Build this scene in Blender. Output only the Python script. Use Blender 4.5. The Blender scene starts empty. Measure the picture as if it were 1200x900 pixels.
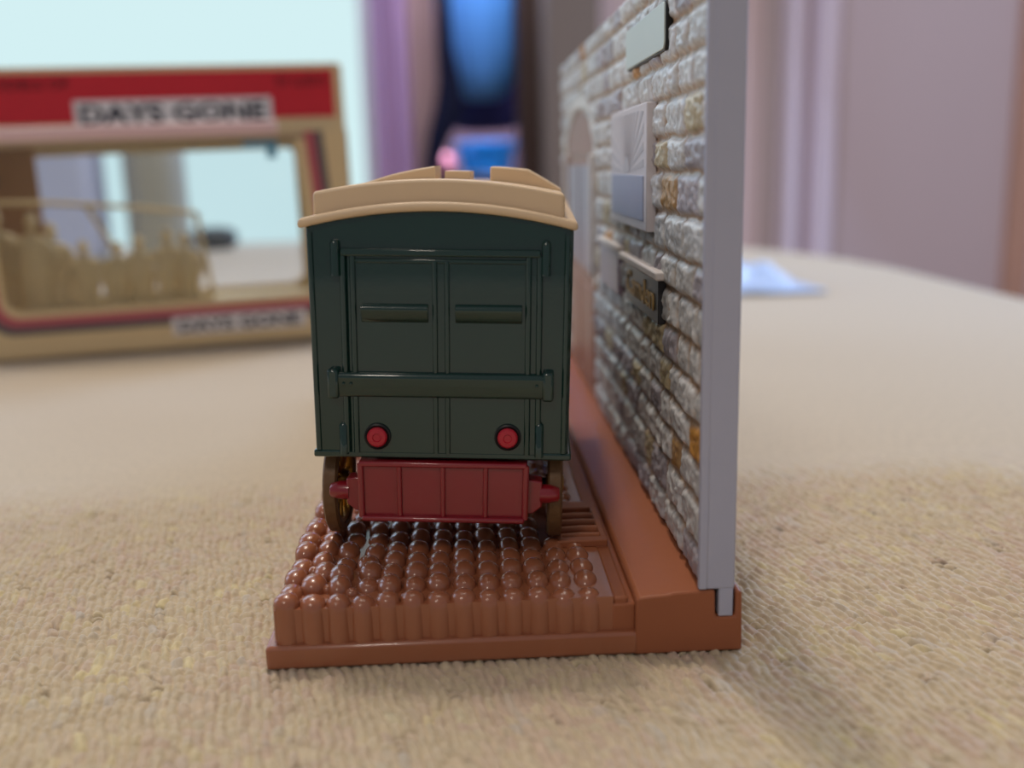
import bpy, bmesh, math, random
import numpy as np
from mathutils import Matrix, Vector, noise

random.seed(7)
scn = bpy.context.scene
COL = scn.collection
PI = math.pi
MM = 0.001

# ------------------------------------------------------------------ helpers
def lin(r, g, b):
    f = lambda c: (c/255/12.92) if c/255 <= 0.04045 else ((c/255+0.055)/1.055)**2.4
    return (f(r), f(g), f(b), 1.0)

def mat(name, rgb, rough=0.5, spec=0.5, noise_amt=0.0, noise_scale=50.0, bump=0.0, bump_scale=200.0,
        metal=0.0, coat=0.0, sheen=0.0, trans=0.0, sss=0.0):
    m = bpy.data.materials.new(name); m.use_nodes = True
    nt = m.node_tree; b = nt.nodes['Principled BSDF']
    b.inputs['Base Color'].default_value = lin(*rgb)
    b.inputs['Roughness'].default_value = rough
    b.inputs['Specular IOR Level'].default_value = spec
    b.inputs['Metallic'].default_value = metal
    b.inputs['Coat Weight'].default_value = coat
    b.inputs['Sheen Weight'].default_value = sheen
    b.inputs['Transmission Weight'].default_value = trans
    tc = nt.nodes.new('ShaderNodeTexCoord')
    if noise_amt > 0:
        n = nt.nodes.new('ShaderNodeTexNoise'); n.inputs['Scale'].default_value = noise_scale
        n.inputs['Detail'].default_value = 4
        nt.links.new(tc.outputs['Object'], n.inputs['Vector'])
        mx = nt.nodes.new('ShaderNodeMix'); mx.data_type = 'RGBA'
        c = lin(*rgb)
        mx.inputs['A'].default_value = (c[0]*(1-noise_amt), c[1]*(1-noise_amt), c[2]*(1-noise_amt), 1)
        mx.inputs['B'].default_value = (min(1, c[0]*(1+noise_amt)), min(1, c[1]*(1+noise_amt)), min(1, c[2]*(1+noise_amt)), 1)
        nt.links.new(n.outputs['Fac'], mx.inputs['Factor'])
        nt.links.new(mx.outputs['Result'], b.inputs['Base Color'])
    if bump > 0:
        n2 = nt.nodes.new('ShaderNodeTexNoise'); n2.inputs['Scale'].default_value = bump_scale
        nt.links.new(tc.outputs['Object'], n2.inputs['Vector'])
        bp = nt.nodes.new('ShaderNodeBump'); bp.inputs['Strength'].default_value = bump
        bp.inputs['Distance'].default_value = 0.0005
        nt.links.new(n2.outputs['Fac'], bp.inputs['Height'])
        nt.links.new(bp.outputs['Normal'], b.inputs['Normal'])
    return m

def emit(name, rgb, strength, rgb2=None):
    m = bpy.data.materials.new(name); m.use_nodes = True
    nt = m.node_tree; nt.nodes.clear()
    o = nt.nodes.new('ShaderNodeOutputMaterial'); e = nt.nodes.new('ShaderNodeEmission')
    e.inputs['Color'].default_value = lin(*rgb); e.inputs['Strength'].default_value = strength
    nt.links.new(e.outputs[0], o.inputs['Surface'])
    return m

def finish(name, bm, m, parent=None, bevel=0.0, seg=2, ang=40, smooth=True, scale=MM):
    """link a bmesh (in millimetres unless scale says otherwise) as one mesh object"""
    bmesh.ops.recalc_face_normals(bm, faces=bm.faces)
    if scale != 1:
        bmesh.ops.scale(bm, vec=(scale,)*3, verts=bm.verts)
    me = bpy.data.meshes.new(name); bm.to_mesh(me); bm.free()
    if smooth:
        me.polygons.foreach_set('use_smooth', [True]*len(me.polygons))
        me.set_sharp_from_angle(angle=math.radians(ang))
    me.materials.append(m)
    o = bpy.data.objects.new(name, me); COL.objects.link(o)
    if parent is not None: o.parent = parent
    if bevel > 0:
        md = o.modifiers.new('Bevel', 'BEVEL'); md.width = bevel*scale; md.segments = seg
        md.limit_method = 'ANGLE'; md.angle_limit = math.radians(35)
        md.harden_normals = False
    return o

def thing(name, label, cat, loc=(0, 0, 0), rot=(0, 0, 0), group=None):
    o = bpy.data.objects.new(name, None); COL.objects.link(o)
    o.empty_display_size = 0.01
    o.location = loc; o.rotation_euler = rot
    o['label'] = label; o['category'] = cat; o['kind'] = 'thing'
    if group: o['group'] = group
    return o

def tag(o, label, cat, group=None, kind='thing'):
    o['label'] = label; o['category'] = cat; o['kind'] = kind
    if group: o['group'] = group
    return o

def struct(o, label=None, cat=None):
    o['kind'] = 'structure'
    if label: o['label'] = label
    if cat: o['category'] = cat
    return o

def bx(bm, x0, x1, y0, y1, z0, z1):
    v = [bm.verts.new(p) for p in ((x0,y0,z0),(x1,y0,z0),(x1,y1,z0),(x0,y1,z0),(x0,y0,z1),(x1,y0,z1),(x1,y1,z1),(x0,y1,z1))]
    for f in ((0,3,2,1),(4,5,6,7),(0,1,5,4),(1,2,6,5),(2,3,7,6),(3,0,4,7)):
        bm.faces.new([v[i] for i in f])

def BOX(*a):
    bm = bmesh.new(); bx(bm, *a); return bm

def prism(bm, pts, axis, a, b):
    """pts: 2-D outline; axis 'x','y','z' extruded from a to b"""
    def P(p, t):
        if axis == 'y': return (p[0], t, p[1])
        if axis == 'x': return (t, p[0], p[1])
        return (p[0], p[1], t)
    A = [bm.verts.new(P(p, a)) for p in pts]; B = [bm.verts.new(P(p, b)) for p in pts]
    n = len(pts)
    bm.faces.new(A); bm.faces.new(B[::-1])
    for i in range(n):
        j = (i+1) % n
        bm.faces.new((A[i], B[i], B[j], A[j]))

def PRISM(*a):
    bm = bmesh.new(); prism(bm, *a); return bm

def tube(bm, pts, rad, seg=10, cap=True):
    pts = [Vector(p) for p in pts]
    rs = rad if isinstance(rad, (list, tuple)) else [rad]*len(pts)
    rings = []
    for i, p in enumerate(pts):
        d = (pts[min(i+1, len(pts)-1)] - pts[max(i-1, 0)]).normalized()
        u = d.orthogonal().normalized() if i == 0 else (u - d*u.dot(d)).normalized()
        w = d.cross(u)
        rings.append([bm.verts.new(p + rs[i]*(math.cos(2*PI*k/seg)*u + math.sin(2*PI*k/seg)*w)) for k in range(seg)])
    for a, b in zip(rings, rings[1:]):
        for k in range(seg):
            bm.faces.new((a[k], a[(k+1) % seg], b[(k+1) % seg], b[k]))
    if cap:
        bm.faces.new(rings[0][::-1]); bm.faces.new(rings[-1])

def lathe(bm, prof, seg=24, c=(0, 0, 0), axis='z'):
    """prof: list of (radius, height) revolved about axis through c; closed where radius is 0"""
    rings = []
    for r, h in prof:
        ring = []
        for k in range(seg if r > 1e-9 else 1):
            a = 2*PI*k/seg; p = (r*math.cos(a), r*math.sin(a), h)
            if axis == 'x': p = (p[2], p[0], p[1])
            elif axis == 'y': p = (p[0], p[2], p[1])
            ring.append(bm.verts.new((p[0]+c[0], p[1]+c[1], p[2]+c[2])))
        rings.append(ring)
    for a, b in zip(rings, rings[1:]):
        if len(a) == 1 and len(b) == 1: continue
        for k in range(seg):
            j = (k+1) % seg
            if len(a) == 1: bm.faces.new((a[0], b[j], b[k]))
            elif len(b) == 1: bm.faces.new((a[k], a[j], b[0]))
            else: bm.faces.new((a[k], a[j], b[j], b[k]))

def loft(bm, sections, seg=28, fold=0.0, nf=7, seed=0.0):
    """sections along z: (z, cx, cy, rx, ry); cloth-like folds run down the surface"""
    rings = []
    for z, cx, cy, rx, ry in sections:
        ring = []
        for k in range(seg):
            a = 2*PI*k/seg
            f = 1 + fold*math.sin(nf*a + 2.1*math.sin(a+seed) + seed) + fold*0.7*noise.noise((math.cos(a)*2, math.sin(a)*2, z*6+seed))
            ring.append(bm.verts.new((cx + rx*f*math.cos(a), cy + ry*f*math.sin(a), z)))
        rings.append(ring)
    for a, b in zip(rings, rings[1:]):
        for k in range(seg):
            bm.faces.new((a[k], a[(k+1) % seg], b[(k+1) % seg], b[k]))
    bm.faces.new(rings[0][::-1]); bm.faces.new(rings[-1])

def text_mesh(name, body, m, parent, width, height, extrude, matrix, bold=0.0):
    cu = bpy.data.curves.new(name, 'FONT'); cu.body = body; cu.size = 1; cu.extrude = 0.02; cu.offset = bold
    cu.resolution_u = 3
    o = bpy.data.objects.new(name, cu); COL.objects.link(o)
    dg = bpy.context.evaluated_depsgraph_get(); dg.update()
    me = bpy.data.meshes.new_from_object(o.evaluated_get(dg))
    bpy.data.objects.remove(o); bpy.data.curves.remove(cu)
    n = len(me.vertices); co = np.empty(n*3); me.vertices.foreach_get('co', co); co = co.reshape(-1, 3)
    mn, mxx = co.min(0), co.max(0)
    co = (co-mn)/(mxx-mn)*np.array([width, height, extrude])
    R = np.array(matrix)[:3, :3]; T = np.array(matrix)[:3, 3]
    co = (co @ R.T + T)*MM
    me.vertices.foreach_set('co', co.ravel()); me.update()
    me.name = name; me.materials.clear(); me.materials.append(m)
    t = bpy.data.objects.new(name, me); COL.objects.link(t); t.parent = parent
    return t

# ------------------------------------------------------------------ materials
M = {}
M['green'] = mat('dark_green_enamel', (11, 48, 40), 0.20, 0.25, 0.08, 300, 0.05, 900, coat=0.9)
M['cream'] = mat('cream_plastic', (216, 190, 154), 0.38, 0.45, 0.03, 120)
M['red'] = mat('red_plastic', (132, 17, 30), 0.3, 0.4, 0.05, 200, 0.05, 900, coat=0.6)
M['lampred'] = mat('red_lamp_paint', (172, 22, 42), 0.3, 0.5)
M['black'] = mat('black_paint', (12, 12, 13), 0.45, 0.4)
M['gold'] = mat('gold_plating', (150, 112, 50), 0.32, 0.5, 0.15, 400, metal=0.9)
M['tyre'] = mat('brown_gold_tyre', (104, 76, 46), 0.5, 0.4, 0.18, 500, 0.3, 900)
M['brown'] = mat('brown_plastic', (152, 92, 62), 0.26, 0.5, 0.05, 150, 0.03, 600, coat=0.5)
M['brownmatte'] = mat('brown_plastic_flat', (152, 92, 62), 0.42, 0.2, 0.05, 150, 0.03, 600)
M['greyplastic'] = mat('pale_grey_plastic', (172, 174, 190), 0.5, 0.35, 0.03, 200, 0.05, 500)
M['enamel'] = mat('pale_enamel', (192, 204, 200), 0.35, 0.5, 0.05, 60)
M['posterpaper'] = mat('poster_pale', (206, 202, 206), 0.5, 0.3, 0.03, 90)
M['posterray'] = mat('poster_grey_ray', (182, 180, 186), 0.5, 0.3)
M['posterlilac'] = mat('poster_lilac_blue', (152, 160, 184), 0.5, 0.3, 0.06, 90)
M['mauvedoor'] = mat('mauve_glazing', (140, 126, 142), 0.35, 0.5, 0.08, 60)
M['browndoor'] = mat('brown_door_paint', (150, 100, 78), 0.4, 0.4, 0.1, 60)
M['whitestone'] = mat('white_painted_stone', (206, 200, 196), 0.5, 0.4, 0.1, 200, 0.3, 700)
M['gilt'] = mat('gilt_lettering', (164, 136, 84), 0.45, 0.5)
M['plaque'] = mat('charcoal_plaque', (38, 38, 42), 0.35, 0.5)
M['card'] = mat('cream_card', (212, 190, 148), 0.45, 0.4, 0.05, 30)
M['cardin'] = mat('brown_card', (176, 134, 92), 0.6, 0.3, 0.06, 40)
M['boxred'] = mat('red_card', (200, 34, 48), 0.4, 0.4, 0.05, 30)
M['stripepink'] = mat('dusky_red_line', (176, 84, 96), 0.45, 0.4)
M['stripegrey'] = mat('dark_grey_line', (92, 88, 92), 0.45, 0.4)
M['white'] = mat('white_card', (226, 224, 226), 0.45, 0.4)
M['ink'] = mat('navy_black_ink', (42, 46, 60), 0.5, 0.3)
M['darkred'] = mat('dark_maroon_ink', (84, 20, 26), 0.5, 0.3)
M['figure'] = mat('cream_figure_plastic', (234, 208, 156), 0.5, 0.4, 0.12, 60)
M['wood'] = mat('varnished_wood', (120, 84, 58), 0.4, 0.4, 0.15, 8)

# clear film for the box window: thin, mostly transparent, with a glossy reflection
def film():
    m = bpy.data.materials.new('clear_film'); m.use_nodes = True
    nt = m.node_tree; nt.nodes.clear()
    o = nt.nodes.new('ShaderNodeOutputMaterial'); mx = nt.nodes.new('ShaderNodeMixShader')
    t = nt.nodes.new('ShaderNodeBsdfTransparent'); g = nt.nodes.new('ShaderNodeBsdfGlossy')
    t.inputs['Color'].default_value = (0.93, 0.95, 0.96, 1)
    g.inputs['Roughness'].default_value = 0.12
    lw = nt.nodes.new('ShaderNodeFresnel'); lw.inputs['IOR'].default_value = 1.4
    nt.links.new(lw.outputs[0], mx.inputs['Fac'])
    nt.links.new(t.outputs[0], mx.inputs[1]); nt.links.new(g.outputs[0], mx.inputs[2])
    nt.links.new(mx.outputs[0], o.inputs['Surface'])
    return m
M['film'] = film()

# stone wall paint: colours stored per stone
def stone_mat():
    m = bpy.data.materials.new('painted_rubble_stone'); m.use_nodes = True
    nt = m.node_tree; b = nt.nodes['Principled BSDF']
    a = nt.nodes.new('ShaderNodeAttribute'); a.attribute_name = 'paint'
    tc = nt.nodes.new('ShaderNodeTexCoord')
    n = nt.nodes.new('ShaderNodeTexNoise'); n.inputs['Scale'].default_value = 900; n.inputs['Detail'].default_value = 3
    nt.links.new(tc.outputs['Object'], n.inputs['Vector'])
    r = nt.nodes.new('ShaderNodeMapRange'); r.inputs['From Min'].default_value = 0.3; r.inputs['From Max'].default_value = 0.7
    r.inputs['To Min'].default_value = 0.84; r.inputs['To Max'].default_value = 1.12
    nt.links.new(n.outputs['Fac'], r.inputs['Value'])
    mx = nt.nodes.new('ShaderNodeVectorMath'); mx.operation = 'SCALE'
    nt.links.new(a.outputs['Color'], mx.inputs[0]); nt.links.new(r.outputs['Result'], mx.inputs['Scale'])
    nt.links.new(mx.outputs['Vector'], b.inputs['Base Color'])
    b.inputs['Roughness'].default_value = 0.38
    b.inputs['Specular IOR Level'].default_value = 0.5
    bp = nt.nodes.new('ShaderNodeBump'); bp.inputs['Strength'].default_value = 0.35; bp.inputs['Distance'].default_value = 0.0003
    nt.links.new(n.outputs['Fac'], bp.inputs['Height']); nt.links.new(bp.outputs['Normal'], b.inputs['Normal'])
    return m
M['stone'] = stone_mat()

# woven tablecloth
CLOTH_ANG = math.radians(14)
def cloth_mat():
    m = bpy.data.materials.new('woven_beige_cloth'); m.use_nodes = True
    nt = m.node_tree; b = nt.nodes['Principled BSDF']; L = nt.links.new
    tc = nt.nodes.new('ShaderNodeTexCoord')
    rt = nt.nodes.new('ShaderNodeMapping'); rt.inputs['Rotation'].default_value = (0, 0, -CLOTH_ANG)
    mp = nt.nodes.new('ShaderNodeMapping'); mp.inputs['Scale'].default_value = (1400, 420, 1)
    L(tc.outputs['Object'], rt.inputs['Vector']); L(rt.outputs['Vector'], mp.inputs['Vector'])
    n1 = nt.nodes.new('ShaderNodeTexNoise'); n1.inputs['Scale'].default_value = 1; n1.inputs['Detail'].default_value = 2
    L(mp.outputs['Vector'], n1.inputs['Vector'])
    r = nt.nodes.new('ShaderNodeMapRange'); r.inputs['From Min'].default_value = 0.3; r.inputs['From Max'].default_value = 0.7
    r.inputs['To Min'].default_value = 0.86; r.inputs['To Max'].default_value = 1.10
    L(n1.outputs['Fac'], r.inputs['Value'])
    a = nt.nodes.new('ShaderNodeAttribute'); a.attribute_name = 'yarn'
    sc = nt.nodes.new('ShaderNodeVectorMath'); sc.operation = 'SCALE'
    L(a.outputs['Color'], sc.inputs[0]); L(r.outputs['Result'], sc.inputs['Scale'])
    L(sc.outputs['Vector'], b.inputs['Base Color'])
    b.inputs['Roughness'].default_value = 0.85; b.inputs['Specular IOR Level'].default_value = 0.25
    b.inputs['Sheen Weight'].default_value = 0.7; b.inputs['Sheen Roughness'].default_value = 0.3
    return m
M['cloth'] = cloth_mat()

# ------------------------------------------------------------------ tablecloth and table
def axis_samples(lo, hi, f0, f1, step, grow, cap):
    a = list(np.arange(f0, f1+step*0.5, step))
    s = step; x = a[-1]
    while x < hi:
        s = min(s*grow, cap); x += s; a.append(min(x, hi))
    s = step; x = a[0]; pre = []
    while x > lo:
        s = min(s*grow, cap); x -= s; pre.append(max(x, lo))
    return np.array(pre[::-1]+a)

def build_cloth():
    TX0, TX1, TY0, TY1, TR, DROP, BR = -0.95, 0.27, -0.42, 0.80, 0.36, 0.24, 0.012
    xs = axis_samples(TX0-DROP, TX1+DROP, -0.075, 0.130, 0.00021, 1.05, 0.010)
    ys = axis_samples(TY0-DROP, TY1+DROP, -0.040, 0.060, 0.00021, 1.04, 0.010)
    X, Y = np.meshgrid(xs, ys)
    ny, nx = X.shape
    dx = np.gradient(xs); dy = np.gradient(ys)
    fade = np.clip(1.5 - np.maximum(dx[None, :], dy[:, None])/0.0009, 0, 1)
    c, s = math.cos(CLOTH_ANG), math.sin(CLOTH_ANG)
    U = X*c + Y*s; V = -X*s + Y*c
    rng = np.random.default_rng(3)
    def vn(A, B, seed):             # value noise
        r = np.random.default_rng(seed).random((257, 257))
        ia = np.floor(A).astype(int); ib = np.floor(B).astype(int)
        fa = A-ia; fb = B-ib; fa = fa*fa*(3-2*fa); fb = fb*fb*(3-2*fb)
        g = lambda i, j: r[i % 257, j % 257]
        return (g(ia, ib)*(1-fa)+g(ia+1, ib)*fa)*(1-fb) + (g(ia, ib+1)*(1-fa)+g(ia+1, ib+1)*fa)*fb
    Uw = U + 0.0007*(vn(U*200, V*170, 11)-0.5)*2 + 0.00022*(vn(U*900, V*700, 17)-0.5)*2
    Vw = V + 0.0016*(vn(U*320, V*260, 12)-0.5)*2 + 0.0005*(vn(U*900, V*900, 18)-0.5)*2
    P = 0.00130; Q = 0.0024
    row = np.floor(Uw/P)
    fu = Uw/P - row
    off = (row % 2)*0.5 + 0.25*vn(row*1.7, row*0.3, 13) + 0.22*(fu-0.5)
    st = Vw/Q + off; seg = np.floor(st); fv = st-seg
    ridge = np.sqrt(np.clip(1-(2*fu-1)**2, 0, 1))
    stitch = np.clip(1-np.abs(2*fv-1)**2.5, 0, 1)
    rr = vn(row*3.3+0.5, seg*2.7+0.5, 14)
    h = 0.00068*ridge*(0.64+0.36*stitch)*(0.55+0.8*rr)
    h += 0.00020*(vn(U*2600, V*900, 15)-0.5) + 0.00022*(vn(U*420, V*300, 19)-0.5)
    hole = np.clip((vn(row*5.1, seg*3.9, 16)-0.86)*12, 0, 1)*np.clip(1.15-stitch*1.2, 0, 1)
    h -= 0.0009*hole
    h = h*fade
    # yarn colours: each stitch its own, some yellowish, some grey-pink
    base_c = np.array(lin(184, 168, 140)[:3]); yel = np.array(lin(196, 182, 140)[:3]); pnk = np.array(lin(182, 161, 140)[:3]); gry = np.array(lin(176, 168, 156)[:3])
    t1 = vn(row*4.3+0.2, seg*1.9+0.3, 31); t2 = vn(U*70, V*45, 32)
    wy = np.clip((t1*0.9+t2*0.30-0.82)*4, 0, 1); wp = np.clip((0.36-t1*0.6-t2*0.35+0.1)*4, 0, 1); wg = np.clip((vn(row*2.9, seg*3.1, 33)-0.8)*5, 0, 1)
    yarn = base_c*(1-wy[..., None]*fade[..., None]) + yel*(wy*fade)[..., None]
    yarn = yarn*(1-(wp*fade)[..., None]) + pnk*(wp*fade)[..., None]
    yarn = yarn*(1-(wg*fade*0.7)[..., None]) + gry*(wg*fade*0.7)[..., None]
    yarn = yarn*(1-0.6*(hole*fade)[..., None])
    # slow swell of the cloth lying on the table (kept flat where things stand)
    sw = 0.0012*(vn(X*9+3, Y*9+3, 21)-0.5)*np.clip((np.hypot(X-0.03, Y-0.06)-0.16)/0.1, 0, 1)*0.0
    H = h - 0.00050 + sw
    # drop over the table edge
    cx, cy = (TX0+TX1)/2, (TY0+TY1)/2; hx, hy = (TX1-TX0)/2, (TY1-TY0)/2
    qx = np.abs(X-cx)-(hx-TR); qy = np.abs(Y-cy)-(hy-TR)
    ox = np.maximum(qx, 0); oy = np.maximum(qy, 0)
    ln = np.hypot(ox, oy); d = ln + np.minimum(np.maximum(qx, qy), 0) - TR
    nxv = np.where(ln > 1e-9, ox/np.maximum(ln, 1e-9), 0)*np.sign(X-cx)
    nyv = np.where(ln > 1e-9, oy/np.maximum(ln, 1e-9), 0)*np.sign(Y-cy)
    D = np.maximum(d, 0); D = np.minimum(D, DROP)
    ang = np.minimum(D/BR, PI/2)
    Rr = BR*np.sin(ang); dz = BR*(1-np.cos(ang)) + np.maximum(D-BR*PI/2, 0)
    wav = 0.010*np.sin(18*np.arctan2(Y-cy, X-cx))*np.clip(D/DROP, 0, 1)
    dd = np.maximum(d, 0)
    PX = X - nxv*(dd - Rr - wav); PY = Y - nyv*(dd - Rr - wav); PZ = H - dz
    co = np.stack([PX, PY, PZ], -1).reshape(-1, 3)
    idx = np.arange(nx*ny).reshape(ny, nx)
    q = np.stack([idx[:-1, :-1], idx[:-1, 1:], idx[1:, 1:], idx[1:, :-1]], -1).reshape(-1, 4)
    me = bpy.data.meshes.new('tablecloth')
    me.vertices.add(len(co)); me.vertices.foreach_set('co', co.ravel())
    me.loops.add(q.size); me.loops.foreach_set('vertex_index', q.ravel().astype(np.int32))
    me.polygons.add(len(q)); me.polygons.foreach_set('loop_start', (np.arange(len(q))*4).astype(np.int32))
    me.polygons.foreach_set('loop_total', np.full(len(q), 4, np.int32))
    me.polygons.foreach_set('use_smooth', np.ones(len(q), bool))
    me.update(); me.validate()
    at = me.attributes.new('yarn', 'FLOAT_COLOR', 'POINT')
    at.data.foreach_set('color', np.concatenate([yarn.reshape(-1, 3), np.ones((nx*ny, 1))], 1).astype(np.float32).ravel())
    me.materials.append(M['cloth'])
    o = bpy.data.objects.new('tablecloth', me); COL.objects.link(o)
    tag(o, 'beige coarsely woven cloth spread over the table under the toys', 'tablecloth')
    return o
build_cloth()

tb = thing('table', 'wooden table hidden beneath the beige woven cloth', 'table', (-0.34, 0.19, -0.75))
bm = bmesh.new()
pts = []
for cx, cy, a0 in ((0.245, 0.245, 0), (-0.245, 0.245, 90), (-0.245, -0.245, 180), (0.245, -0.245, 270)):
    for k in range(9):
        a = math.radians(a0+k*90/8)
        pts.append((cx+0.353*math.cos(a), cy+0.353*math.sin(a)))
prism(bm, pts, 'z', 0.722, 0.7475)
finish('tabletop', bm, M['wood'], tb, 0.003, scale=1)
for sx in (-1, 1):
    for sy in (-1, 1):
        bm = bmesh.new()
        tube(bm, [(sx*0.40, sy*0.40, 0), (sx*0.40, sy*0.40, 0.722)], [0.02, 0.03], 12)
        finish('leg', bm, M['wood'], tb, scale=1)

# ------------------------------------------------------------------ moulded street base
base = thing('street_base', 'brown moulded plastic street base with cobbles and a raised pavement', 'toy base')
L0, L1 = 0.0, 182.0
finish('plinth', BOX(0.0, 48.4, L0, L1, 0, 3.25), M['brown'], base, 0.5)

bm = bmesh.new()
bx(bm, 1.4, 45.2, 0.95, L1-1.2, 2.6, 7.95)
crest = lambda x: 9.75 - 0.016*x
px = 3.28; py = 4.3
rng = random.Random(5)
for j in range(42):
    for i in range(13):
        x = 2.75 + i*px*1.0; y = 2.3 + j*py
        if y > L1-2: continue
        if i >= 11 and 19.5 < y < 35: continue          # slab round the drain
        lj = 1.0 if i < 4 else 0.25
        jx = rng.uniform(-0.55, 0.55)*lj*(0.4 if j == 0 else 1); jy = rng.uniform(-1.0, 1.0)*lj*(0.15 if j == 0 else 1)
        top = crest(x) + rng.uniform(-0.35, 0.25)*(1.6 if i < 4 else 0.8)
        if j == 0: top -= 0.25
        rx = 1.72*rng.uniform(0.95, 1.05); ry = 2.45*rng.uniform(0.93, 1.06)
        if j == 0: ry = 1.8
        prof = [(1.06, 2.8), (1.03, 6.0), (1.0, top-1.75), (0.97, top-1.25), (0.86, top-0.72), (0.66, top-0.32), (0.38, top-0.08), (0.0, top)]
        seg = 14; rings = []
        for r, h in prof:
            if r == 0: rings.append([bm.verts.new((x+jx, y+jy, h))]); continue
            rings.append([bm.verts.new((x+jx+r*rx*math.cos(2*PI*k/seg), y+jy+r*ry*math.sin(2*PI*k/seg), h)) for k in range(seg)])
        for a, b in zip(rings, rings[1:]):
            for k in range(seg):
                q = (k+1) % seg
                if len(b) == 1: bm.faces.new((a[k], a[q], b[0]))
                else: bm.faces.new((a[k], a[q], b[q], b[k]))
# odd small setts wedged between the rows on the near left
for (x, y, r, t) in ((10.9, 5.0, 0.95, 8.9), (18.2, 3.6, 0.9, 8.6), (14.6, 7.4, 0.8, 9.0), (7.6, 6.2, 0.8, 9.0), (5.0, 12.0, 0.9, 9.3), (21.4, 6.6, 0.75, 9.0)):
    lathe(bm, [(r, 5), (r, t-0.8), (r*0.75, t-0.25), (0, t)], 12, (x, y, 0))
finish('cobbles', bm, M['brown'], base, ang=60)

# gutter strip, drain slab with four slots
bm = bmesh.new(); bx(bm, 44.9, 48.2, 0.9, L1-0.6, 2.5, 6.9); bx(bm, 45.2, 47.2, 1.2, L1-0.8, 6.5, 7.7)
finish('gutter', bm, M['brownmatte'], base, 0.35)
bm = bmesh.new()
bx(bm, 39.0, 46.9, 18.4, 36.0, 5.0, 8.0)
bx(bm, 39.0, 46.9, 18.4, 20.2, 7.9, 8.9)
bx(bm, 39.0, 46.9, 32.8, 36.0, 7.9, 8.9); bx(bm, 46.0, 46.9, 20.0, 33.0, 7.9, 8.9); bx(bm, 39.0, 40.4, 20.0, 33.0, 7.9, 8.9)
for k in range(4):
    y = 21.6+k*2.9
    tube(bm, [(40.2, y, 8.25), (43.2, y+0.25, 8.25), (46.2, y, 8.25)], 0.72, 8)
finish('drain_grate', bm, M['brownmatte'], base, 0.15)

# raised pavement with kerb line and the slot that takes the facade
prof = [(47.9, 0), (48.05, 7.55), (48.45, 8.0), (52.4, 8.3), (53.1, 8.52), (58.35, 8.6), (58.45, 4.85), (61.05, 4.85), (61.1, 8.4), (61.9, 8.3), (62.05, 0)]
bm = PRISM(prof, 'y', 0.0, L1)
finish('pavement', bm, M['brownmatte'], base, 0.3)
# ------------------------------------------------------------------ stone facade standing in the slot
fac = thing('station_facade', 'upright pale grey plastic stone facade with signs, slotted into the brown base', 'toy building')
finish('back_panel', BOX(57.15, 60.9, 0.0, 181.0, 8.75, 90.4), M['greyplastic'], fac, 0.25)
finish('tongue', BOX(58.85, 60.75, 0.05, 180.9, 4.9, 8.9), M['greyplastic'], fac, 0.2)
finish('end_rim', BOX(56.2, 57.3, 0.0, 0.9, 8.75, 90.4), M['greyplastic'], fac, 0.15)

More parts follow.
